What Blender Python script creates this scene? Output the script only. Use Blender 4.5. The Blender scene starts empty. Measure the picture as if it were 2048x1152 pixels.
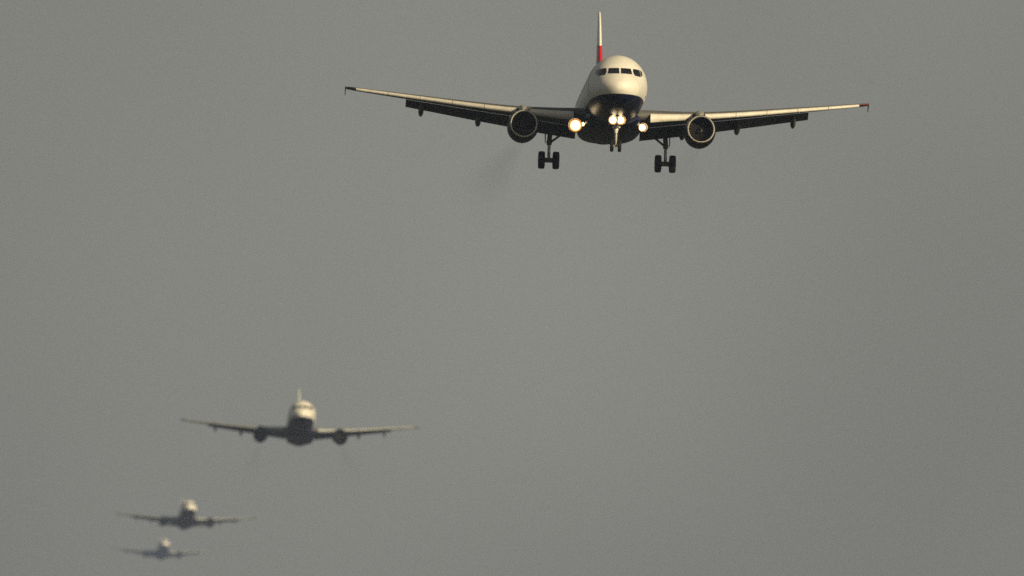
import bpy, bmesh, math, random
from mathutils import Vector, Matrix

random.seed(7)
SC = bpy.context.scene
COL = SC.collection
R = math.radians

# ------------------------------------------------------------------ camera
cam_d = bpy.data.cameras.new("camera")
cam = bpy.data.objects.new("camera", cam_d)
COL.objects.link(cam)
SC.camera = cam
cam_d.sensor_width = 36.0
cam_d.lens = 802.0
cam_d.clip_start = 1.0
cam_d.clip_end = 60000.0
CAM_ELEV, CAM_ROLL = R(4.0), R(1.7)
cam.location = (0, 0, 1.7)
cam.matrix_world = (Matrix.Translation((0, 0, 1.7)) @ Matrix.Rotation(R(90) + CAM_ELEV, 4, 'X')
                    @ Matrix.Rotation(CAM_ROLL, 4, 'Z'))
cam_d.dof.use_dof = True
cam_d.dof.focus_distance = 1370.0
cam_d.dof.aperture_fstop = 2.1

# ------------------------------------------------------------------ light, sky, exposure
SUN_EL, SUN_AZ = R(20), R(38)          # low sun behind the camera, to its right
to_sun = Vector((math.sin(SUN_AZ) * math.cos(SUN_EL), -math.cos(SUN_AZ) * math.cos(SUN_EL), math.sin(SUN_EL)))
sd = bpy.data.lights.new("sun", 'SUN')
sd.energy = 5.0
sd.angle = R(0.5)
sd.color = (1.0, 0.78, 0.43)
sun = bpy.data.objects.new("sun", sd)
COL.objects.link(sun)
sun.rotation_euler = to_sun.to_track_quat('Z', 'Y').to_euler()

W = bpy.data.worlds.new("World")
SC.world = W
W.use_nodes = True
wn = W.node_tree.nodes
wl = W.node_tree.links
bg = wn["Background"]
sky = wn.new("ShaderNodeTexSky")
sky.sky_type = 'NISHITA'
sky.sun_disc = False
sky.sun_elevation = SUN_EL
sky.sun_rotation = math.pi - SUN_AZ
sky.air_density = 1.0
sky.dust_density = 2.0
sky.ozone_density = 1.0
hs = wn.new("ShaderNodeHueSaturation")     # a polluted, colourless air
hs.inputs["Saturation"].default_value = 0.18
wl.new(sky.outputs[0], hs.inputs["Color"])
tint = wn.new("ShaderNodeMix")
tint.data_type = 'RGBA'
tint.blend_type = 'MULTIPLY'
tint.inputs[0].default_value = 1.0
tint.inputs[7].default_value = (0.965, 0.925, 0.755, 1)
wl.new(hs.outputs[0], tint.inputs[6])
# lens falloff painted into the sky: noise offset to brighten the frame's middle
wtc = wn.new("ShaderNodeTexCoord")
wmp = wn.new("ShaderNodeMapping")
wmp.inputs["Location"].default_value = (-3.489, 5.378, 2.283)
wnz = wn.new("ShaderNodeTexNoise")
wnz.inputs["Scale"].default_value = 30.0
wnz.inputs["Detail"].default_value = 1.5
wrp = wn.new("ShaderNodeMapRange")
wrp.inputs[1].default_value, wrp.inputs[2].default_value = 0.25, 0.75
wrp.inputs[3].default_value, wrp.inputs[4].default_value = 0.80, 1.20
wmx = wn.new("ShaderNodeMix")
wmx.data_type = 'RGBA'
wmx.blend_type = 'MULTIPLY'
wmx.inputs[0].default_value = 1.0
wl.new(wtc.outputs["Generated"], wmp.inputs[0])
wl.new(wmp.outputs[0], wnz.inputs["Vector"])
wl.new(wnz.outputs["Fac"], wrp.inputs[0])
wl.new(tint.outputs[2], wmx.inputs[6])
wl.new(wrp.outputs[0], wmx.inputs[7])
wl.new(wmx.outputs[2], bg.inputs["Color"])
bg.inputs["Strength"].default_value = 0.05

SC.view_settings.view_transform = 'Standard'
SC.view_settings.look = 'None'
SC.view_settings.exposure = 0.0
SC.view_settings.gamma = 1.0
SC.cycles.use_denoising = False
SC.cycles.volume_bounces = 2


# ------------------------------------------------------------------ helpers
def tag(o, label=None, cat=None, group=None, kind=None):
    if label: o["label"] = label
    if cat: o["category"] = cat
    if group: o["group"] = group
    if kind: o["kind"] = kind
    return o


def mesh_obj(name, verts, faces, mats, parent=None, face_mats=None, smooth=35, recalc=True):
    me = bpy.data.meshes.new(name)
    me.from_pydata([tuple(v) for v in verts], [], faces)
    for m in (mats if isinstance(mats, (list, tuple)) else [mats]):
        me.materials.append(m)
    if face_mats:
        me.polygons.foreach_set("material_index", face_mats)
    if recalc:
        bm = bmesh.new()
        bm.from_mesh(me)
        bmesh.ops.recalc_face_normals(bm, faces=bm.faces)
        bm.to_mesh(me)
        bm.free()
    if smooth:
        me.polygons.foreach_set("use_smooth", [True] * len(me.polygons))
        me.set_sharp_from_angle(angle=R(smooth))
    me.update()
    o = bpy.data.objects.new(name, me)
    COL.objects.link(o)
    if parent is not None:
        o.parent = parent
    return o


class MB:
    """Collects shapes for ONE mesh object."""
    def __init__(self):
        self.v, self.f, self.m = [], [], []

    def add(self, verts, faces, mat=0):
        b = len(self.v)
        self.v += [Vector(p) for p in verts]
        self.f += [[i + b for i in f] for f in faces]
        self.m += [mat] * len(faces)

    def loft(self, rings, mat=0, caps=True, closed=False):
        n = len(rings[0])
        vs = [p for r in rings for p in r]
        fs = []
        k = len(rings)
        for i in range(k if closed else k - 1):
            a, b = i * n, ((i + 1) % k) * n
            for j in range(n):
                j2 = (j + 1) % n
                fs.append([a + j, a + j2, b + j2, b + j])
        if caps and not closed:
            fs.append(list(range(n)))
            fs.append([(k - 1) * n + j for j in range(n)])
        self.add(vs, fs, mat)

    def tube(self, p0, p1, r0, r1=None, n=14, mat=0):
        p0, p1 = Vector(p0), Vector(p1)
        r1 = r0 if r1 is None else r1
        d = (p1 - p0).normalized()
        a = d.orthogonal().normalized()
        b = d.cross(a)
        ring = lambda p, r: [p + (a * math.cos(t) + b * math.sin(t)) * r
                             for t in (2 * math.pi * i / n for i in range(n))]
        self.loft([ring(p0, r0), ring(p1, r1)], mat)

    def lathe(self, centre, axis, prof, n=40, mat=0, closed=False, caps=False):
        """prof: list of (along axis, radius)."""
        c, d = Vector(centre), Vector(axis).normalized()
        a = d.orthogonal().normalized()
        b = d.cross(a)
        rings = [[c + d * s + (a * math.cos(t) + b * math.sin(t)) * max(r, 1e-4)
                  for t in (2 * math.pi * i / n for i in range(n))] for s, r in prof]
        self.loft(rings, mat, caps, closed)

    def box(self, c, size, mat=0, rot=None, bev=0.12):
        """a box with chamfered edges along its long silhouette"""
        c = Vector(c)
        hx, hy, hz = (s / 2 for s in size)
        k = bev * min(hx, hy, hz) * 2
        def ring(z, ins):
            x, y = hx - ins, hy - ins
            return [Vector(p) for p in ((-x + k, -y, z), (x - k, -y, z), (x, -y + k, z), (x, y - k, z),
                                        (x - k, y, z), (-x + k, y, z), (-x, y - k, z), (-x, -y + k, z))]
        rings = [ring(-hz, k * .8), ring(-hz + k, 0), ring(hz - k, 0), ring(hz, k * .8)]
        M = rot or Matrix.Identity(3)
        self.loft([[c + M @ p for p in r] for r in rings], mat)

    def build(self, name, mats, parent=None, smooth=35):
        return mesh_obj(name, self.v, self.f, mats, parent, self.m, smooth)


def pchip(xs, ys):
    n = len(xs)
    h = [xs[i + 1] - xs[i] for i in range(n - 1)]
    d = [(ys[i + 1] - ys[i]) / h[i] for i in range(n - 1)]
    m = [0.0] * n
    m[0], m[-1] = d[0], d[-1]
    for i in range(1, n - 1):
        if d[i - 1] * d[i] > 0:
            w1, w2 = 2 * h[i] + h[i - 1], h[i] + 2 * h[i - 1]
            m[i] = (w1 + w2) / (w1 / d[i - 1] + w2 / d[i])
    def f(x):
        x = min(max(x, xs[0]), xs[-1])
        i = 0
        while i < n - 2 and x > xs[i + 1]:
            i += 1
        t = (x - xs[i]) / h[i]
        return ((1 + 2 * t) * (1 - t) ** 2 * ys[i] + t * (1 - t) ** 2 * h[i] * m[i]
                + t * t * (3 - 2 * t) * ys[i + 1] + t * t * (t - 1) * h[i] * m[i + 1])
    return f


# ------------------------------------------------------------------ materials
def new_mat(name):
    m = bpy.data.materials.new(name)
    m.use_nodes = True
    nt = m.node_tree
    return m, nt.nodes, nt.links, nt.nodes["Principled BSDF"]


def grime(n, l, base_socket, amount=0.12, scale=1.3):
    """multiply a colour by soft streaky dirt in object space"""
    tc = n.new("ShaderNodeTexCoord")
    mp = n.new("ShaderNodeMapping")
    mp.inputs["Scale"].default_value = (1.0, 0.25, 1.0)
    nz = n.new("ShaderNodeTexNoise")
    nz.inputs["Scale"].default_value = scale
    nz.inputs["Detail"].default_value = 6
    rp = n.new("ShaderNodeMapRange")
    rp.inputs[1].default_value = 0.3
    rp.inputs[2].default_value = 0.7
    rp.inputs[3].default_value = 1 - amount
    rp.inputs[4].default_value = 1.0
    mx = n.new("ShaderNodeMix")
    mx.data_type = 'RGBA'
    mx.blend_type = 'MULTIPLY'
    mx.inputs[0].default_value = 1.0
    l.new(tc.outputs["Object"], mp.inputs[0])
    l.new(mp.outputs[0], nz.inputs["Vector"])
    l.new(nz.outputs["Fac"], rp.inputs[0])
    l.new(base_socket, mx.inputs[6])
    l.new(rp.outputs[0], mx.inputs[7])
    return mx.outputs[2]


def plain(name, col, rough=0.45, metal=0.0, amount=0.15, scale=1.6, coat=0.0, spec=0.5):
    m, n, l, p = new_mat(name)
    rgb = n.new("ShaderNodeRGB")
    rgb.outputs[0].default_value = (*col, 1)
    l.new(grime(n, l, rgb.outputs[0], amount, scale), p.inputs["Base Color"])
    p.inputs["Roughness"].default_value = rough
    p.inputs["Metallic"].default_value = metal
    p.inputs["Coat Weight"].default_value = coat
    p.inputs["Specular IOR Level"].default_value = spec
    return m


def math_node(n, l, op, a, b=None, c=None):
    k = n.new("ShaderNodeMath")
    k.operation = op
    for i, v in enumerate((a, b, c)):
        if v is None: continue
        if isinstance(v, (int, float)): k.inputs[i].default_value = v
        else: l.new(v, k.inputs[i])
    return k.outputs[0]


def mixc(n, l, fac, a, b):
    k = n.new("ShaderNodeMix")
    k.data_type = 'RGBA'
    l.new(fac, k.inputs[0])
    for idx, v in ((6, a), (7, b)):
        if isinstance(v, tuple): k.inputs[idx].default_value = (*v, 1)
        else: l.new(v, k.inputs[idx])
    return k.outputs[2]


S0 = 16.0
WHITE = (0.80, 0.80, 0.78)
NAVY = (0.004, 0.008, 0.045)
RED = (0.55, 0.012, 0.022)


def livery_material():
    m, n, l, p = new_mat("white_over_navy_paint")
    tc = n.new("ShaderNodeTexCoord")
    sp = n.new("ShaderNodeSeparateXYZ")
    l.new(tc.outputs["Object"], sp.inputs[0])
    x, y, z = sp.outputs
    below = math_node(n, l, 'LESS_THAN', z, -0.90)
    c = mixc(n, l, below, WHITE, NAVY)
    # the row of passenger windows
    ph = math_node(n, l, 'FRACT', math_node(n, l, 'DIVIDE', math_node(n, l, 'ADD', y, 40.0), 0.533))
    dx = math_node(n, l, 'DIVIDE', math_node(n, l, 'SUBTRACT', ph, 0.5), 0.22)
    dz = math_node(n, l, 'DIVIDE', math_node(n, l, 'SUBTRACT', z, 0.42), 0.17)
    r = math_node(n, l, 'ADD', math_node(n, l, 'POWER', math_node(n, l, 'ABSOLUTE', dx), 3.0),
                  math_node(n, l, 'POWER', math_node(n, l, 'ABSOLUTE', dz), 3.0))
    hole = math_node(n, l, 'LESS_THAN', r, 1.0)
    zone = math_node(n, l, 'MULTIPLY', math_node(n, l, 'GREATER_THAN', y, -9.6), math_node(n, l, 'LESS_THAN', y, 13.6))
    zone = math_node(n, l, 'MULTIPLY', zone, math_node(n, l, 'GREATER_THAN', math_node(n, l, 'ABSOLUTE', x), 1.5))
    hole = math_node(n, l, 'MULTIPLY', hole, zone)
    c = mixc(n, l, hole, c, (0.02, 0.022, 0.025))
    seam = math_node(n, l, 'LESS_THAN', math_node(n, l, 'ABSOLUTE', math_node(n, l, 'ADD', y, S0 - 1.28)), 0.018)
    c = mixc(n, l, math_node(n, l, 'MULTIPLY', seam, 0.6), c, (0.25, 0.24, 0.22))
    l.new(grime(n, l, c, 0.16, 0.9), p.inputs["Base Color"])
    p.inputs["Roughness"].default_value = 0.42
    p.inputs["Specular IOR Level"].default_value = 0.35
    return m


def fin_material():
    m, n, l, p = new_mat("white_red_and_navy_fin_paint")
    tc = n.new("ShaderNodeTexCoord")
    sp = n.new("ShaderNodeSeparateXYZ")
    l.new(tc.outputs["Object"], sp.inputs[0])
    x, y, z = sp.outputs
    wave = math_node(n, l, 'MULTIPLY', math_node(n, l, 'SINE', math_node(n, l, 'MULTIPLY', y, 0.9)), 0.18)
    h = math_node(n, l, 'ADD', z, wave)
    lo = math_node(n, l, 'LESS_THAN', h, 5.40)
    nv = math_node(n, l, 'LESS_THAN', h, 4.38)
    c = mixc(n, l, lo, WHITE, RED)
    c = mixc(n, l, nv, c, NAVY)
    l.new(grime(n, l, c, 0.08, 1.0), p.inputs["Base Color"])
    p.inputs["Roughness"].default_value = 0.35
    return m


M_LIV = livery_material()
M_FIN = fin_material()
M_WHITE = plain("white_paint", WHITE, 0.38, amount=0.12)
M_SLAT = plain("pale_slat_paint", (0.70, 0.69, 0.66), 0.42, amount=0.22, scale=2.5)
M_SLATG = plain("grey_slat_metal", (0.41, 0.45, 0.49), 0.5, amount=0.25, scale=2.5)
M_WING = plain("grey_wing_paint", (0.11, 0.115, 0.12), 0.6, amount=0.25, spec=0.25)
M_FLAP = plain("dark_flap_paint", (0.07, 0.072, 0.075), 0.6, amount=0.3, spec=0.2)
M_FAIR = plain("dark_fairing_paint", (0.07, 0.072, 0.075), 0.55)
M_NAC = plain("navy_nacelle_paint", (0.008, 0.011, 0.030), 0.5, amount=0.1, spec=0.25)
M_LIP = plain("bare_intake_metal", (0.72, 0.70, 0.66), 0.38, metal=0.25, amount=0.1)
M_DUCT = plain("dark_duct_lining", (0.02, 0.02, 0.021), 0.6)
M_FAN = plain("dark_fan_titanium", (0.035, 0.035, 0.037), 0.45, metal=0.4)
M_SPIN = plain("black_spinner_paint", (0.02, 0.02, 0.02), 0.5)
M_MARK = plain("tan_spinner_mark", (0.45, 0.36, 0.24), 0.5)
M_HOT = plain("burnt_exhaust_metal", (0.12, 0.10, 0.085), 0.45, metal=0.8)
M_STRUT = plain("grey_gear_enamel", (0.07, 0.075, 0.075), 0.45, amount=0.3)
M_NSTRUT = plain("pale_gear_enamel", (0.75, 0.75, 0.73), 0.4, amount=0.25)
M_CHROME = plain("oiled_oleo", (0.25, 0.25, 0.25), 0.3, metal=0.6, amount=0.05)
M_TYRE = plain("tyre_rubber", (0.014, 0.014, 0.014), 0.8, amount=0.3, spec=0.2)
M_HUB = plain("wheel_hub_metal", (0.10, 0.10, 0.10), 0.5, metal=0.5)
M_SEAM = plain("panel_seam_sealant", (0.20, 0.19, 0.17), 0.6)
M_PYLON = plain("grey_pylon_paint", (0.30, 0.31, 0.32), 0.45)


def glass_material():
    m, n, l, p = new_mat("cockpit_glass")
    p.inputs["Base Color"].default_value = (0.006, 0.007, 0.009, 1)
    p.inputs["Roughness"].default_value = 0.05
    p.inputs["IOR"].default_value = 1.5
    return m


def lamp_material(name, col, strength):
    m, n, l, p = new_mat(name)
    p.inputs["Base Color"].default_value = (0.05, 0.05, 0.05, 1)
    p.inputs["Emission Color"].default_value = (*col, 1)
    p.inputs["Emission Strength"].default_value = strength
    return m


M_GLASS = glass_material()
M_LAMP = lamp_material("lit_landing_lamp", (1.0, 0.78, 0.45), 11.0)
M_HALO_IN = lamp_material("lamp_halo_inner", (1.0, 0.55, 0.14), 1.7)  # orange lens bloom around the lamps, built as emissive rings
M_HALO_OUT = lamp_material("lamp_halo_outer", (1.0, 0.28, 0.03), 0.55)  # deeper orange outer ring of the same modelled bloom
M_NAVR = lamp_material("red_lamp_glass", (0.30, 0.02, 0.02), 0.03)
M_NAVR.node_tree.nodes["Principled BSDF"].inputs["Base Color"].default_value = (0.16, 0.03, 0.03, 1)
M_NAVG = plain("dark_lamp_glass", (0.03, 0.035, 0.035), 0.3, amount=0.0)

# ------------------------------------------------------------------ the setting
def ground():
    m, n, l, p = new_mat("grass_fields")
    tc = n.new("ShaderNodeTexCoord")
    vo = n.new("ShaderNodeTexVoronoi")
    vo.inputs["Scale"].default_value = 0.004
    nz = n.new("ShaderNodeTexNoise")
    nz.inputs["Scale"].default_value = 0.6
    nz.inputs["Detail"].default_value = 8
    l.new(tc.outputs["Object"], vo.inputs["Vector"])
    l.new(tc.outputs["Object"], nz.inputs["Vector"])
    rp = n.new("ShaderNodeValToRGB")
    rp.color_ramp.elements[0].color = (0.012, 0.018, 0.008, 1)
    rp.color_ramp.elements[1].color = (0.034, 0.036, 0.018, 1)
    mx = math_node(n, l, 'MULTIPLY', math_node(n, l, 'ADD', vo.outputs["Color"], nz.outputs["Fac"]), 0.5)
    l.new(mx, rp.inputs[0])
    l.new(rp.outputs[0], p.inputs["Base Color"])
    p.inputs["Roughness"].default_value = 0.9
    S, N = 16000.0, 60
    vs, fs = [], []
    for i in range(N + 1):
        for j in range(N + 1):
            vs.append((-S + 2 * S * i / N, -S + 2 * S * j / N, 0.0))
    for i in range(N):
        for j in range(N):
            a = i * (N + 1) + j
            fs.append([a, a + N + 1, a + N + 2, a + 1])
    o = mesh_obj("ground", vs, fs, m, smooth=None)
    tag(o, kind="structure")


ground()

# ------------------------------------------------------------------ the airliner
# plane space: x across, y aft (y = s - 16, s metres behind the nose tip), z up from the fuselage axis
S0 = 16.0
_u = lambda s: math.sqrt(max(s, 0.0))
TOPS = [(0, -.45), (.1, -.17), (.3, .0), (.6, .2), (1.0, .42), (1.5, .66), (1.9, .88), (2.3, 1.2), (2.8, 1.5), (3.4, 1.76),
        (4.2, 1.94), (5.2, 2.04), (6.5, 2.07), (29, 2.07), (32, 2.0), (35, 1.74), (37, 1.35), (37.57, 1.05)]
BOTS = [(0, -.45), (.1, -.76), (.3, -.98), (.6, -1.2), (1.0, -1.40), (1.5, -1.57), (2, -1.70), (3, -1.87), (4, -1.98), (5, -2.04),
        (6.5, -2.07), (23, -2.07), (25, -1.93), (28, -1.42), (31, -.74), (34, .02), (36.5, .56), (37.57, .75)]
WIDS = [(0, .0), (.1, .36), (.3, .63), (.6, .9), (1.0, 1.15), (1.5, 1.37), (2, 1.48), (3, 1.68), (4, 1.82), (5, 1.915), (6.5, 1.975),
        (23, 1.975), (26, 1.88), (29, 1.62), (32, 1.2), (35, .66), (37, .3), (37.57, .16)]
f_top = pchip([_u(s) for s, _ in TOPS], [v for _, v in TOPS])
f_bot = pchip([_u(s) for s, _ in BOTS], [v for _, v in BOTS])
f_wid = pchip([_u(s) for s, _ in WIDS], [v for _, v in WIDS])
f_mid = pchip([0, _u(.6), _u(2), _u(5), _u(24), _u(31), _u(37.57)], [-.45, -.44, -.32, 0, 0, .55, .9])


def half_width(s, z):
    u = _u(s)
    zc, t, b, w = f_mid(u), f_top(u), f_bot(u), f_wid(u)
    h = (t - zc) if z > zc else (zc - b)
    q = 1 - ((z - zc) / max(h, 1e-5)) ** 2
    return w * math.sqrt(q) if q > 0 else 0.0


def front_s(x, z):
    """distance behind the nose at which the skin passes through (x, z)"""
    lo, hi = 0.0, 7.0
    for _ in range(40):
        mid = (lo + hi) / 2
        if half_width(mid, z) > abs(x): hi = mid
        else: lo = mid
    return hi


def skin_normal(s, z, side):
    e = .02
    dxs = (half_width(s + e, z) - half_width(s - e, z)) / (2 * e)
    dxz = (half_width(s, z + e) - half_width(s, z - e)) / (2 * e)
    return Vector((side, -dxs, -dxz)).normalized()


def skin_patch(corners, side, nu, nv, out=.012, inn=-.03, by_front=True):
    """A curved pane lying on the fuselage skin. corners: 4 pairs ((x|s), z) ordered low-inner, low-outer, top-outer, top-inner"""
    outer, inner = [], []
    for j in range(nv + 1):
        for i in range(nu + 1):
            a, b = i / nu, j / nv
            p = [(1 - a) * (1 - b) * corners[0][k] + a * (1 - b) * corners[1][k] + a * b * corners[2][k] + (1 - a) * b * corners[3][k]
                 for k in (0, 1)]
            if by_front:
                s = front_s(p[0], p[1])
                x = p[0]
            else:
                s = p[0]
                x = half_width(s, p[1])
            P = Vector((side * x, s - S0, p[1]))
            nrm = skin_normal(s, p[1], side)
            outer.append(P + nrm * out)
            inner.append(P + nrm * inn)
    n = nu + 1
    N = len(outer)
    fs = []
    for j in range(nv):
        for i in range(nu):
            q = [j * n + i, j * n + i + 1, (j + 1) * n + i + 1, (j + 1) * n + i]
            fs.append(q)
            fs.append([N + k for k in reversed(q)])
    border = ([i for i in range(n)] + [j * n + nu for j in range(1, nv + 1)]
              + [nv * n + i for i in range(nu - 1, -1, -1)] + [j * n for j in range(nv - 1, 0, -1)])
    for k in range(len(border)):
        a, b = border[k], border[(k + 1) % len(border)]
        fs.append([a, b, N + b, N + a])
    return outer + inner, fs


def foil(chord, thick, n=22, x0=0.0, x1=1.0, camber=.02):
    """closed section, list of (along chord, up): over the top from the rear to the nose and back underneath"""
    def yt(x):
        return 5 * thick * (.2969 * math.sqrt(x) - .126 * x - .3516 * x * x + .2843 * x ** 3 - .1015 * x ** 4)
    def yc(x):
        return camber * 4 * x * (1 - x)
    up, dn = [], []
    for i in range(n + 1):
        t = i / n
        x = x0 + (x1 - x0) * (1 - math.cos(math.pi * t)) / 2 if x0 == 0 else x0 + (x1 - x0) * t
        up.append((x * chord, (yc(x) + yt(x) + .0006) * chord))
        dn.append((x * chord, (yc(x) - yt(x) - .0006) * chord))
    return list(reversed(up)) + dn[1:]


# wing planform: x, s of the leading edge, chord, z of the leading edge, thickness, incidence (deg)
WING = [(1.2, 11.5, 6.55, -1.22, .150, 3.2), (2.0, 11.9, 6.15, -1.15, .150, 3.0), (4.0, 12.95, 5.0, -.98, .135, 2.6),
        (6.4, 14.2, 3.85, -.74, .120, 2.0), (9.0, 15.55, 3.27, -.40, .115, 1.4), (12.0, 17.1, 2.62, .04, .110, .9),
        (14.5, 18.4, 2.06, .41, .107, .5), (16.6, 19.5, 1.58, .73, .105, .2)]
wf = [pchip([w[0] for w in WING], [w[i] for w in WING]) for i in range(1, 6)]


def wing_at(x):
    return [f(x) for f in wf]


def sec_points(side, x, s, z, pts, ang):
    """section points placed at span x with their origin at (s, z), nose-down positive angle means trailing edge lower"""
    c, sn = math.cos(R(ang)), math.sin(R(ang))
    return [Vector((side * x, s + a * c + b * sn - S0, z - a * sn + b * c)) for a, b in pts]


def te_point(x, frac=1.0):
    s, c, z, t, inc = wing_at(x)
    return s + c * frac * math.cos(R(inc)), z - c * frac * math.sin(R(inc))


def linspace(a, b, n):
    return [a + (b - a) * i / (n - 1) for i in range(n)]


def make_wing(side, root, flaps):
    w = MB()
    xs = [1.2, 1.6, 2.0] + linspace(2.6, 16.6, 29)
    rings = []
    for x in xs:
        s, c, z, t, inc = wing_at(x)
        rings.append(sec_points(side, x, s, z, foil(c, t), inc))
    w.loft(rings)
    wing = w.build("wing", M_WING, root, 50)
    # leading edge slats
    drop, fwd = (24, 1.0) if flaps > 20 else (8, .35)
    spans = [(2.5, 5.28)] + [(6.15 + 2.06 * k, 6.15 + 2.06 * (k + 1) - .03) for k in range(5)]
    for x0, x1 in spans:
        sl = MB()
        rings = []
        for x in linspace(x0, x1, 7):
            s, c, z, t, inc = wing_at(x)
            cs = .30 + .085 * c                       # slat chord
            k = t * c
            h0 = .35 * k + .06
            pts = [(cs, .24 * k + .02), (cs * .6, .30 * k + .03), (cs * .3, .27 * k + .03), (cs * .1, .17 * k + .02), (0, 0.0),
                   (.02 * cs, -.13 * k - .03), (.12 * cs, -.26 * k - .05), (.24 * cs, -.27 * k - .055), (.30 * cs, -.14 * k), (.42 * cs, .04 * k),
                   (.7 * cs, .17 * k)]
            rings.append(sec_points(side, x, s - (.20 * fwd + .035 * c * fwd), z - .035 * c * fwd - .02, pts, inc - drop * .35 if flaps else inc))
        sl.loft(rings)
        sl.build("slat", M_SLAT if drop > 20 else M_SLATG, wing, 50)
    # flaps and the fairings of their tracks
    ang = flaps
    for x0, x1 in ((2.1, 6.25), (6.42, 13.15)):
        fl = MB()
        rings = []
        for x in linspace(x0, x1, 9):
            s, z = te_point(x)
            c = 1.25 if x < 6.3 else 1.15 - .055 * (x - 6.4)
            off_s, off_z = (.42, .07) if flaps else (c * .93, .10)
            rings.append(sec_points(side, x, s - off_s, z - off_z, foil(c, .13, 14), ang))
        fl.loft(rings)
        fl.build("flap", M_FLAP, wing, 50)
    for x, ln, rr in ((4.85, 2.9, .24), (8.45, 2.9, .24), (12.15, 2.6, .21)):
        ft = MB()
        s, z = te_point(x)
        d = flaps * .42
        p0 = Vector((side * x, s - ln * .62 - S0, z - .12))
        rings = []
        for i in range(13):
            t = i / 12
            r = rr * (math.sin(math.pi * min(1, (t * .94 + .03))) ** .6) + .01
            bend = max(0, t - .45)
            c = p0 + Vector((0, ln * t, -.16 - math.sin(math.pi * t) * .30 - bend * ln * math.tan(R(d))))
            rings.append([c + Vector((r * .8 * math.cos(a), 0, r * 1.5 * math.sin(a))) for a in (2 * math.pi * k / 14 for k in range(14))])
        ft.loft(rings)
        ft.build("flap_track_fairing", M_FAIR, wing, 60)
    # wing tip: lamp glass, then the arrow-shaped fence
    s, c, z, t, inc = wing_at(16.6)
    tip = MB()
    rings = []
    for x, k, ds in ((16.62, 1.0, 0), (16.8, .96, .11), (16.98, .86, .26), (17.06, .7, .42)):
        rings.append(sec_points(side, x, s + ds, z + (x - 16.6) * .15, foil(c * k - ds * .4, t * k ** .5), 0))
    tip.loft(rings)
    tp = tip.build("wing_tip", (M_NAVR if side > 0 else M_NAVG) if flaps > 20 else M_SLATG, wing, 50)
    if flaps > 20:
        tag(tp, "dull red wing tip" if side > 0 else "dark wing tip")
    fe = MB()
    out = [(.45, .0), (1.2, .17), (1.6, .17), (1.5, .0), (1.6, -.40), (1.25, -.42)]
    zt = z + .07
    fe.loft([[Vector((side * (17.07 + d), s + a - S0, zt + b)) for a, b in out] for d in (0, .035)])
    fe.build("wingtip_fence", M_WING, wing, 30)
    return wing


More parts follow.
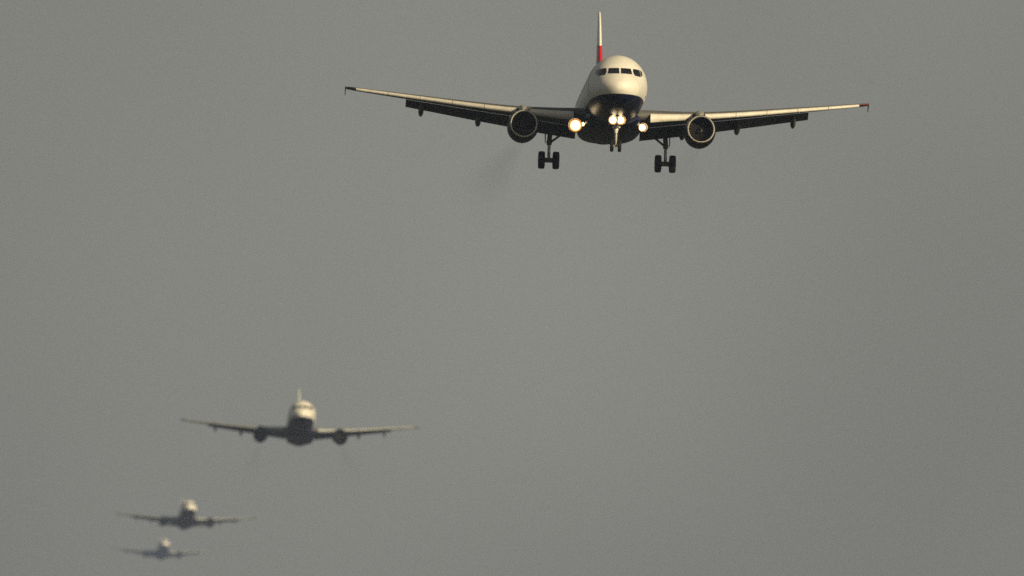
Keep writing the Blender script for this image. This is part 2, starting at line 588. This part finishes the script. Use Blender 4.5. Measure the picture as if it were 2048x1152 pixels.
def make_engine(side, root, lip_mat):
    cx, cs, cz = side * 5.75, 10.75, -2.03
    c = (cx, cs - S0, cz)
    ax = (0, 1, -.02)
    nac = MB()
    nac.lathe(c, ax, [(.16, .895), (.5, .97), (1.1, 1.015), (2.0, 1.02), (2.9, .97), (3.8, .86), (4.6, .72), (4.62, .68), (4.1, .70),
                      (3.0, .80), (1.4, .82), (.9, .80), (.5, .79), (.16, .79)], 56, closed=True)
    eng = nac.build("engine", M_NAC, root, 40)
    lip = MB()
    lip.lathe(c, ax, [(.158, .895), (.07, .878), (.018, .860), (0, .843), (.02, .824), (.075, .803), (.158, .79)], 56, closed=False)
    lip.build("intake_lip", lip_mat, eng, 60)
    duct = MB()
    duct.lathe(c, ax, [(.17, .787), (.5, .787), (.92, .80)], 48)
    duct.build("intake_duct", M_DUCT, eng, 60)
    fan = MB()
    d = Vector(ax).normalized()
    o = Vector(c) + d * .95
    a0 = d.orthogonal().normalized()
    b0 = d.cross(a0)
    NB = 22
    for i in range(NB):
        th = 2 * math.pi * i / NB
        rows = []
        for r, tw, ch in ((.22, 25, .16), (.45, 42, .20), (.79, 60, .24)):
            for sg in (-1, 1):
                for thk in (-.006, .006):
                    da = sg * ch / 2 * math.sin(R(tw)) / r
                    p = o + (a0 * math.cos(th + da + thk / r) + b0 * math.sin(th + da + thk / r)) * r + d * (sg * ch / 2 * math.cos(R(tw)))
                    rows.append(p)
        fcs = []
        for k in range(2):
            q = 4 * k
            for e0, e1 in ((0, 1), (1, 3), (3, 2), (2, 0)):
                fcs.append([q + e0, q + e1, q + 4 + e1, q + 4 + e0])
        fan.add(rows, fcs)
    fan.lathe(Vector(c) + d * 1.2, ax, [(0, .05), (0, .8)], 40)
    fan.build("fan", M_FAN, eng, 30)
    sp = MB()
    sp.lathe(Vector(c) + d * .45, ax, [(0, .0), (.03, .05), (.1, .10), (.25, .165), (.42, .215), (.62, .225)], 28)
    # the painted swirl: a raised band hugging the cone
    P = []
    for i in range(15):
        t = i / 14
        an = R(60) + t * R(170)
        L = .05 + .22 * t
        rc = .062 + (L - .04) * .50
        for w in (-.5, .5):
            LL = L + w * .07 * (1 - .6 * t)
            rr = .05 + (LL - .03) * .56 + .012
            P.append(Vector(c) + d * (.45 + LL) + (a0 * math.cos(an) + b0 * math.sin(an)) * rr)
    sp.add(P, [[2 * i, 2 * i + 1, 2 * i + 3, 2 * i + 2] for i in range(14)], 1)
    sp.build("spinner", [M_SPIN, M_MARK], eng, 40)
    ex = MB()
    ex.lathe(Vector(c) + d * 4.0, ax, [(-.3, .56), (.3, .52), (1.0, .40), (1.02, .37), (.4, .42)], 36)
    ex.lathe(Vector(c) + d * 4.4, ax, [(0, .30), (.5, .26), (1.1, .03)], 28)
    ex.build("exhaust_nozzle", M_HOT, eng, 40)
    # pylon up to the wing
    py = MB()
    rings = []
    sl, cl, zl, tl, il = wing_at(5.75)
    for s, zb, zt, w in ((11.55, cz + .93, cz + 1.05, .09), (12.1, cz + .95, cz + 1.30, .20), (13.0, cz + .95, zl + .18, .25), (13.7, cz + .92, zl + .20, .25),
                         (15.0, cz + .85, zl - .05, .22), (16.3, cz + .75, zl - .35, .15), (17.2, zl - .75, zl - .45, .05)):
        zm, hh = (zb + zt) / 2, (zt - zb) / 2
        rings.append([Vector((cx + w * math.copysign(abs(math.cos(a)) ** .5, math.cos(a)), s - S0,
                              zm + hh * math.copysign(abs(math.sin(a)) ** .5, math.sin(a)))) for a in (2 * math.pi * (k + .5) / 16 for k in range(16))])
    py.loft(rings)
    py.build("pylon", M_PYLON, eng, 50)
    mast = MB()                                        # drain mast under the cowling
    mast.loft([[Vector((cx + x, cs + 2.0 + y - S0, cz - 1.0 + zz)) for x, y in ((0, -.12), (.025, 0), (0, .16), (-.025, 0))] for zz in (.05, -.13)])
    mast.build("drain_mast", M_NAC, eng, 20)
    return eng


def wheel(name, c, r, w, parent):
    b = MB()
    h = w / 2
    prof = [(-h * .62, r * .55), (-h * .9, r * .62), (-h, r * .78), (-h * .93, r * .92), (-h * .7, r * .985), (-h * .35, r), (h * .35, r), (h * .7, r * .985),
            (h * .93, r * .92), (h, r * .78), (h * .9, r * .62), (h * .62, r * .55)]
    b.lathe(c, (1, 0, 0), prof, 40, 0)
    for sg in (-1, 1):
        b.lathe(c, (sg, 0, 0), [(h * .62, r * .56), (h * .5, r * .45), (h * .35, r * .3), (h * .7, r * .2), (h * .72, 0)], 30, 1)
    return b.build(name, [M_TYRE, M_HUB], parent, 40)


def make_main_gear(side, root):
    x, s, az = side * 3.8, 17.7, -3.74
    y = s - S0
    top = -1.35
    g = MB()
    g.tube((x - side * .10, y - .05, top), (x, y, -2.55), .17, .155, 18, 0)
    g.tube((x, y, -2.5), (x, y, -2.75), .19, .16, 18, 0)
    g.tube((x, y, -2.7), (x, y, az), .10, .10, 18, 1)
    g.tube((x - .62, y, az), (x + .62, y, az), .085, .085, 16, 0)
    g.tube((x - .28, y, az), (x + .28, y, az), .16, .16, 16, 0)
    # torque links behind the leg
    g.tube((x, y + .17, -2.62), (x, y + .48, -3.1), .05, .04, 10, 0)
    g.tube((x, y + .48, -3.1), (x, y + .12, az + .05), .04, .05, 10, 0)
    gear = g.build("main_landing_gear", [M_STRUT, M_CHROME], root, 40)
    for dx in (-.47, .47):
        wheel("wheel", (x + dx, y, az), .575, .43, gear)
    br = MB()
    br.tube((x - side * .02, y - .02, -2.62), (x - side * 1.45, y + .05, -1.5), .075, .075, 12)
    br.tube((x - side * .75, y + .02, -2.02), (x - side * .12, y + .1, -1.7), .035, .035, 10)
    br.build("side_brace", M_STRUT, gear, 40)
    dr = MB()
    prof = [(-.42, -1.42), (.45, -1.42), (.42, -2.1), (.26, -2.62), (-.18, -2.62), (-.36, -2.1)]
    dr.loft([[Vector((x + side * (.23 + d + (.06 if b > -1.6 else 0)), y + a, b)) for a, b in prof] for d in (0, .04)])
    dr.build("gear_door", M_NAC, gear, 20)


def lamp(name, c, d, r, parent, housing=M_STRUT):
    """lamp: housing bowl, lit lens, emissive rings modelled as the bloom halo"""
    c, d = Vector(c), Vector(d).normalized()
    k = r * 3.2                                        # depth of the bowl in front of the lens
    b = MB()
    b.lathe(c, d, [(k * .5, r * 1.58), (k, r * 1.60), (k + .01, r * 1.63), (-.02, r * 1.63), (-.14, r * 1.3), (-.24, r * .6), (-.26, 0)], 32)
    L = b.build(name, housing, parent, 50)
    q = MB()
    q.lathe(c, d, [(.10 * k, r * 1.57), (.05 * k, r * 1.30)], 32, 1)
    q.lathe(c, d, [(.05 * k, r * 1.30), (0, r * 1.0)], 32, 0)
    q.build("halo_ring", [M_HALO_IN, M_HALO_OUT], L, 50)
    q = MB()
    q.lathe(c, d, [(-.01, r), (.02, r * .8), (.035, r * .45), (.04, 0)], 32)
    q.build("lens", M_LAMP, L, 60)
    return L


def make_nose_gear(root):
    s, az = 5.07, -3.84
    y = s - S0
    g = MB()
    g.tube((0, y + .10, -1.9), (0, y + .02, -2.85), .16, .15, 16, 0)
    g.tube((0, y + .02, -2.8), (0, y + .015, -3.0), .125, .11, 16, 0)
    g.tube((0, y + .015, -2.95), (0, y, az), .11, .11, 16, 1)
    g.tube((-.36, y, az), (.36, y, az), .055, .055, 14, 0)
    g.tube((0, y - .02, -3.1), (0, y - .34, -3.42), .04, .03, 10, 0)
    g.tube((0, y - .34, -3.42), (0, y - .04, az + .03), .03, .045, 10, 0)
    g.box((0, y - .06, -2.62), (.52, .12, .07), 0)                         # steering collar and its two cylinders
    for dx in (-.2, .2):
        g.tube((dx, y - .16, -2.62), (dx, y + .08, -2.62), .065, .065, 12, 0)
    gear = g.build("nose_landing_gear", [M_NSTRUT, M_CHROME], root, 40)
    for dx in (-.25, .25):
        wheel("wheel", (dx, y, az), .38, .22, gear)
    br = MB()
    br.tube((.0, y - .02, -2.75), (.0, y - 1.15, -1.95), .06, .06, 12)
    br.build("drag_brace", M_NSTRUT, gear, 40)
    for sg in (-1, 1):
        dr = MB()
        prof = [(.05, -1.93), (1.15, -1.95), (1.1, -2.45), (.15, -2.45)]
        dr.loft([[Vector((sg * (.42 + d + (-2.45 - b) * -.10), y + a, b)) for a, b in prof] for d in (0, .03)])
        dr.build("gear_door", M_NAC, gear, 20)
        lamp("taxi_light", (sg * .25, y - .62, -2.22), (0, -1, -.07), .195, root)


def make_airliner(name, gear):
    root = bpy.data.objects.new(name, None)
    COL.objects.link(root)
    root.empty_display_size = 2
    # fuselage
    b = MB()
    ss = [(.02 + .0 * i) for i in range(1)] + [.06, .12, .2, .3, .42, .56, .72, .9, 1.1, 1.3, 1.5, 1.7, 1.9, 2.1, 2.3, 2.5, 2.75, 3, 3.3, 3.6, 4, 4.5, 5, 5.7, 6.5]
    ss += linspace(7.5, 23, 18) + linspace(24, 37.57, 24)
    rings = []
    NN = 72
    for s in ss:
        u = _u(s)
        zc, t, bt, w = f_mid(u), f_top(u), f_bot(u), f_wid(u)
        ring = []
        for k in range(NN):
            a = 2 * math.pi * k / NN
            zz = math.sin(a)
            ring.append(Vector((w * math.cos(a), s - S0, zc + zz * ((t - zc) if zz > 0 else (zc - bt)))))
        rings.append(ring)
    b.loft(rings)
    fus = b.build("fuselage", M_LIV, root, 60)
    # cockpit glazing: two windscreens and two side windows a side
    for sd_ in (-1, 1):
        v, f = skin_patch([(.055, .49), (.79, .50), (.71, .91), (.055, .92)], sd_, 8, 5)
        mesh_obj("windscreen", v, f, M_GLASS, fus, smooth=40)
        s_lo, s_hi = front_s(.90, .46), front_s(.83, .92)
        v, f = skin_patch([(s_lo, .42), (s_lo + .66, .40), (s_hi + .68, .90), (s_hi + .02, .92)], sd_, 6, 5, by_front=False)
        mesh_obj("cockpit_side_window", v, f, M_GLASS, fus, smooth=40)
        v, f = skin_patch([(s_lo + .76, .44), (s_lo + 1.3, .56), (s_hi + 1.1, .86), (s_hi + .78, .90)], sd_, 6, 5, by_front=False)
        mesh_obj("cockpit_side_window", v, f, M_GLASS, fus, smooth=40)
        # front door: a seam of sealant and the leaf inside it
        v, f = skin_patch([(4.75, -.62), (5.65, -.62), (5.65, 1.28), (4.75, 1.28)], sd_, 6, 12, .004, -.03, by_front=False)
        seam = mesh_obj("cabin_door", v, f, M_SEAM, fus, smooth=40)
        v, f = skin_patch([(4.80, -.57), (5.60, -.57), (5.60, 1.23), (4.80, 1.23)], sd_, 6, 12, .009, -.02, by_front=False)
        mesh_obj("door_leaf", v, f, M_LIV, seam, smooth=40)
    an = MB()
    an.loft([[Vector((x * k, 7.6 + y * k + (1 - k) * .25 - S0, 2.05 + z)) for x, y in ((0, -.2), (.03, 0), (0, .22), (-.03, 0))] for z, k in ((0, 1), (.3, .45))])
    an.build("blade_antenna", M_WHITE, fus, 20)
    # wing-to-body fairing
    b = MB()
    rings = []
    for i in range(29):
        t = i / 28
        s = 9.6 + 12.4 * t
        k = math.sin(math.pi * t) ** .45 if 0 < t < 1 else 0.0
        hw = 1.5 + .55 * k
        zb, zt = -1.95 - .56 * k, -1.25 + .45 * k
        zc = (zb + zt) / 2
        ring = []
        for j in range(40):
            a = 2 * math.pi * j / 40
            ca, sa = math.cos(a), math.sin(a)
            ring.append(Vector((hw * math.copysign(abs(ca) ** .75, ca), s - S0, zc + (zt - zb) / 2 * math.copysign(abs(sa) ** .85, sa))))
        rings.append(ring)
    b.loft(rings)
    b.build("belly_fairing", M_LIV, root, 60)
    for sd_ in (-1, 1):
        make_wing(sd_, root, 33 if gear else 10)
        make_engine(sd_, root, M_LIP if gear else M_NAC)
        # tailplane
        t = MB()
        rings = []
        for x, s, c, z in ((.3, 31.5, 4.0, .42), (1.0, 31.9, 3.65, .48), (3.5, 33.35, 2.55, .70), (6.0, 34.8, 1.45, .92), (6.22, 35.05, 1.1, .94)):
            rings.append(sec_points(sd_, x, s, z, foil(c, .10, 16, camber=0), -2))
        t.loft(rings)
        t.build("tailplane", M_WING, root, 50)
    # fin
    t = MB()
    rings = []
    for z, s, c, th in ((1.5, 29.2, 6.9, .06), (2.0, 30.4, 5.75, .085), (2.5, 31.0, 5.2, .095), (4.0, 32.3, 4.2, .10), (5.5, 33.6, 3.3, .10), (7.0, 34.85, 2.35, .10), (7.75, 35.55, 1.8, .10), (7.9, 35.9, 1.3, .07)):
        rings.append([Vector((bb, s + aa - S0, z)) for aa, bb in foil(c, th, 16, camber=0)])
    t.loft(rings)
    t.build("tail_fin", M_FIN, root, 50)
    if gear:
        make_main_gear(-1, root)
        make_main_gear(1, root)
        make_nose_gear(root)
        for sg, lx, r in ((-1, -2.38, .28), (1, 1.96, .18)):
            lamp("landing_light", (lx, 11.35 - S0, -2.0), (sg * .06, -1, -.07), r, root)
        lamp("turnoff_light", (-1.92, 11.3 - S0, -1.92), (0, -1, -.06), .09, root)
    return root


def copy_tree(o, parent=None):
    c = o.copy()
    COL.objects.link(c)
    c.parent = parent
    for ch in list(o.children):
        copy_tree(ch, c)
    return c


GROUP = "airliners queuing down the approach"
P1 = make_airliner("airliner", True)
P2 = make_airliner("airliner", False)
P3 = copy_tree(P2)
P4 = copy_tree(P2)
# (location of the wing box, pitch, heading)
PLACES = [
    (P1, (6.00, 1479.97, 117.47), 0.94, 2.19),
    (P2, (-44.61, 4895.05, 313.15), 3.88, 1.52),
    (P3, (-117.52, 8393.13, 500.81), 6.11, 3.80),
    (P4, (-222.85, 14849.30, 862.07), 6.19, 3.86),
]
#PLACES_END
for o, loc, pitch, head in PLACES:
    k = 1.0 if o is P1 else (1.9 if o is P4 else 1.5)        # the queue behind is flown by bigger types
    o.scale = (k, k, k)
    o.location = loc
    o.rotation_euler = (R(-pitch), 0, R(head))
tag(P1, "nearest and largest airliner, wheels down and landing lights lit", "airliner", GROUP)
tag(P2, "mid-sized dark airliner without lights, next below the one with lit landing lights", "airliner", GROUP)
tag(P3, "small hazy airliner directly above the faintest one near the bottom", "airliner", GROUP)
tag(P4, "smallest, faintest airliner, lowest in the line near the bottom edge", "airliner", GROUP)

# ------------------------------------------------------------------ haze
def haze():
    m = bpy.data.materials.new("pale_haze")
    m.use_nodes = True
    n, l = m.node_tree.nodes, m.node_tree.links
    n.remove(n["Principled BSDF"])
    v = n.new("ShaderNodeVolumePrincipled")
    v.inputs["Color"].default_value = (0.44, 0.57, 0.99, 1)
    v.inputs["Density"].default_value = 3.0e-5
    v.inputs["Anisotropy"].default_value = 0.0
    l.new(v.outputs[0], n["Material Output"].inputs["Volume"])
    X, Y0, Y1, Z0, Z1 = 16050.0, -16050.0, 16050.0, -1.0, 960.0
    vs = [(x, y, z) for z in (Z0, Z1) for x, y in ((-X, Y0), (X, Y0), (X, Y1), (-X, Y1))]
    fs = [[0, 3, 2, 1], [4, 5, 6, 7], [0, 1, 5, 4], [1, 2, 6, 5], [2, 3, 7, 6], [3, 0, 4, 7]]
    o = mesh_obj("haze", vs, fs, m, smooth=None)
    tag(o, "pale grey haze filling the air around the airliners", "haze", kind="stuff")


haze()


def exhaust_trail(a, b, r, dens, label):
    """a spindle of thin sooty air lying along the path behind an engine, bellied and wavering"""
    m = bpy.data.materials.new("thin_soot")
    m.use_nodes = True
    n, l = m.node_tree.nodes, m.node_tree.links
    n.remove(n["Principled BSDF"])
    v = n.new("ShaderNodeVolumePrincipled")
    a, b = Vector(a), Vector(b)
    d = b - a
    Ln = d.length
    R0, R1 = .25 * r, 2.6 * r
    v.inputs["Color"].default_value = (0.08, 0.08, 0.09, 1)
    # densest on the axis and near the engine, thinning outwards and backwards
    tc = n.new("ShaderNodeTexCoord")
    sp = n.new("ShaderNodeSeparateXYZ")
    l.new(tc.outputs["Object"], sp.inputs[0])
    t = math_node(n, l, 'DIVIDE', sp.outputs[2], Ln)
    rt = math_node(n, l, 'MULTIPLY_ADD', t, R1 - R0, R0)
    rr = math_node(n, l, 'SQRT', math_node(n, l, 'ADD', math_node(n, l, 'MULTIPLY', sp.outputs[0], sp.outputs[0]),
                                           math_node(n, l, 'MULTIPLY', sp.outputs[1], sp.outputs[1])))
    q = math_node(n, l, 'DIVIDE', rr, rt)
    across = math_node(n, l, 'MAXIMUM', math_node(n, l, 'SUBTRACT', 1.0, math_node(n, l, 'MULTIPLY', q, q)), 0.0)
    along = math_node(n, l, 'POWER', math_node(n, l, 'MAXIMUM', math_node(n, l, 'SUBTRACT', 1.0, t), 0.0), 1.6)
    l.new(math_node(n, l, 'MULTIPLY', math_node(n, l, 'MULTIPLY', across, along), dens), v.inputs["Density"])
    l.new(v.outputs[0], n["Material Output"].inputs["Volume"])
    q = MB()
    q.lathe((0, 0, 0), (0, 0, 1), [(Ln * i / 24, R0 + (R1 - R0) * i / 24) for i in range(25)], 24, caps=True)
    o = q.build("exhaust_trail", m, None, 60)
    o.location = a
    o.rotation_euler = d.to_track_quat('Z', 'Y').to_euler()
    tag(o, label, "smoke", kind="stuff")


exhaust_trail((0.4, 1483.0, 115.16), (-4.24, 2060.0, 152.8), 1.3, 0.0017, "faint dark smoke trail slanting down-left below the left engine of the nearest airliner")
exhaust_trail((11.98, 1484.0, 115.25), (13.17, 1960.0, 146.75), 1.2, 0.0009, "barely visible smoke trail below the right engine of the nearest airliner")
exhaust_trail((-53.42, 4910.0, 309.5), (-60.87, 5350.0, 327.82), 2.0, 0.0011, "faint smoke trail under the left engine of the mid-sized unlit airliner")
exhaust_trail((-35.63, 4910.0, 309.7), (-35.26, 5350.0, 328.11), 2.0, 0.0011, "faint smoke trail under the right engine of the mid-sized unlit airliner")
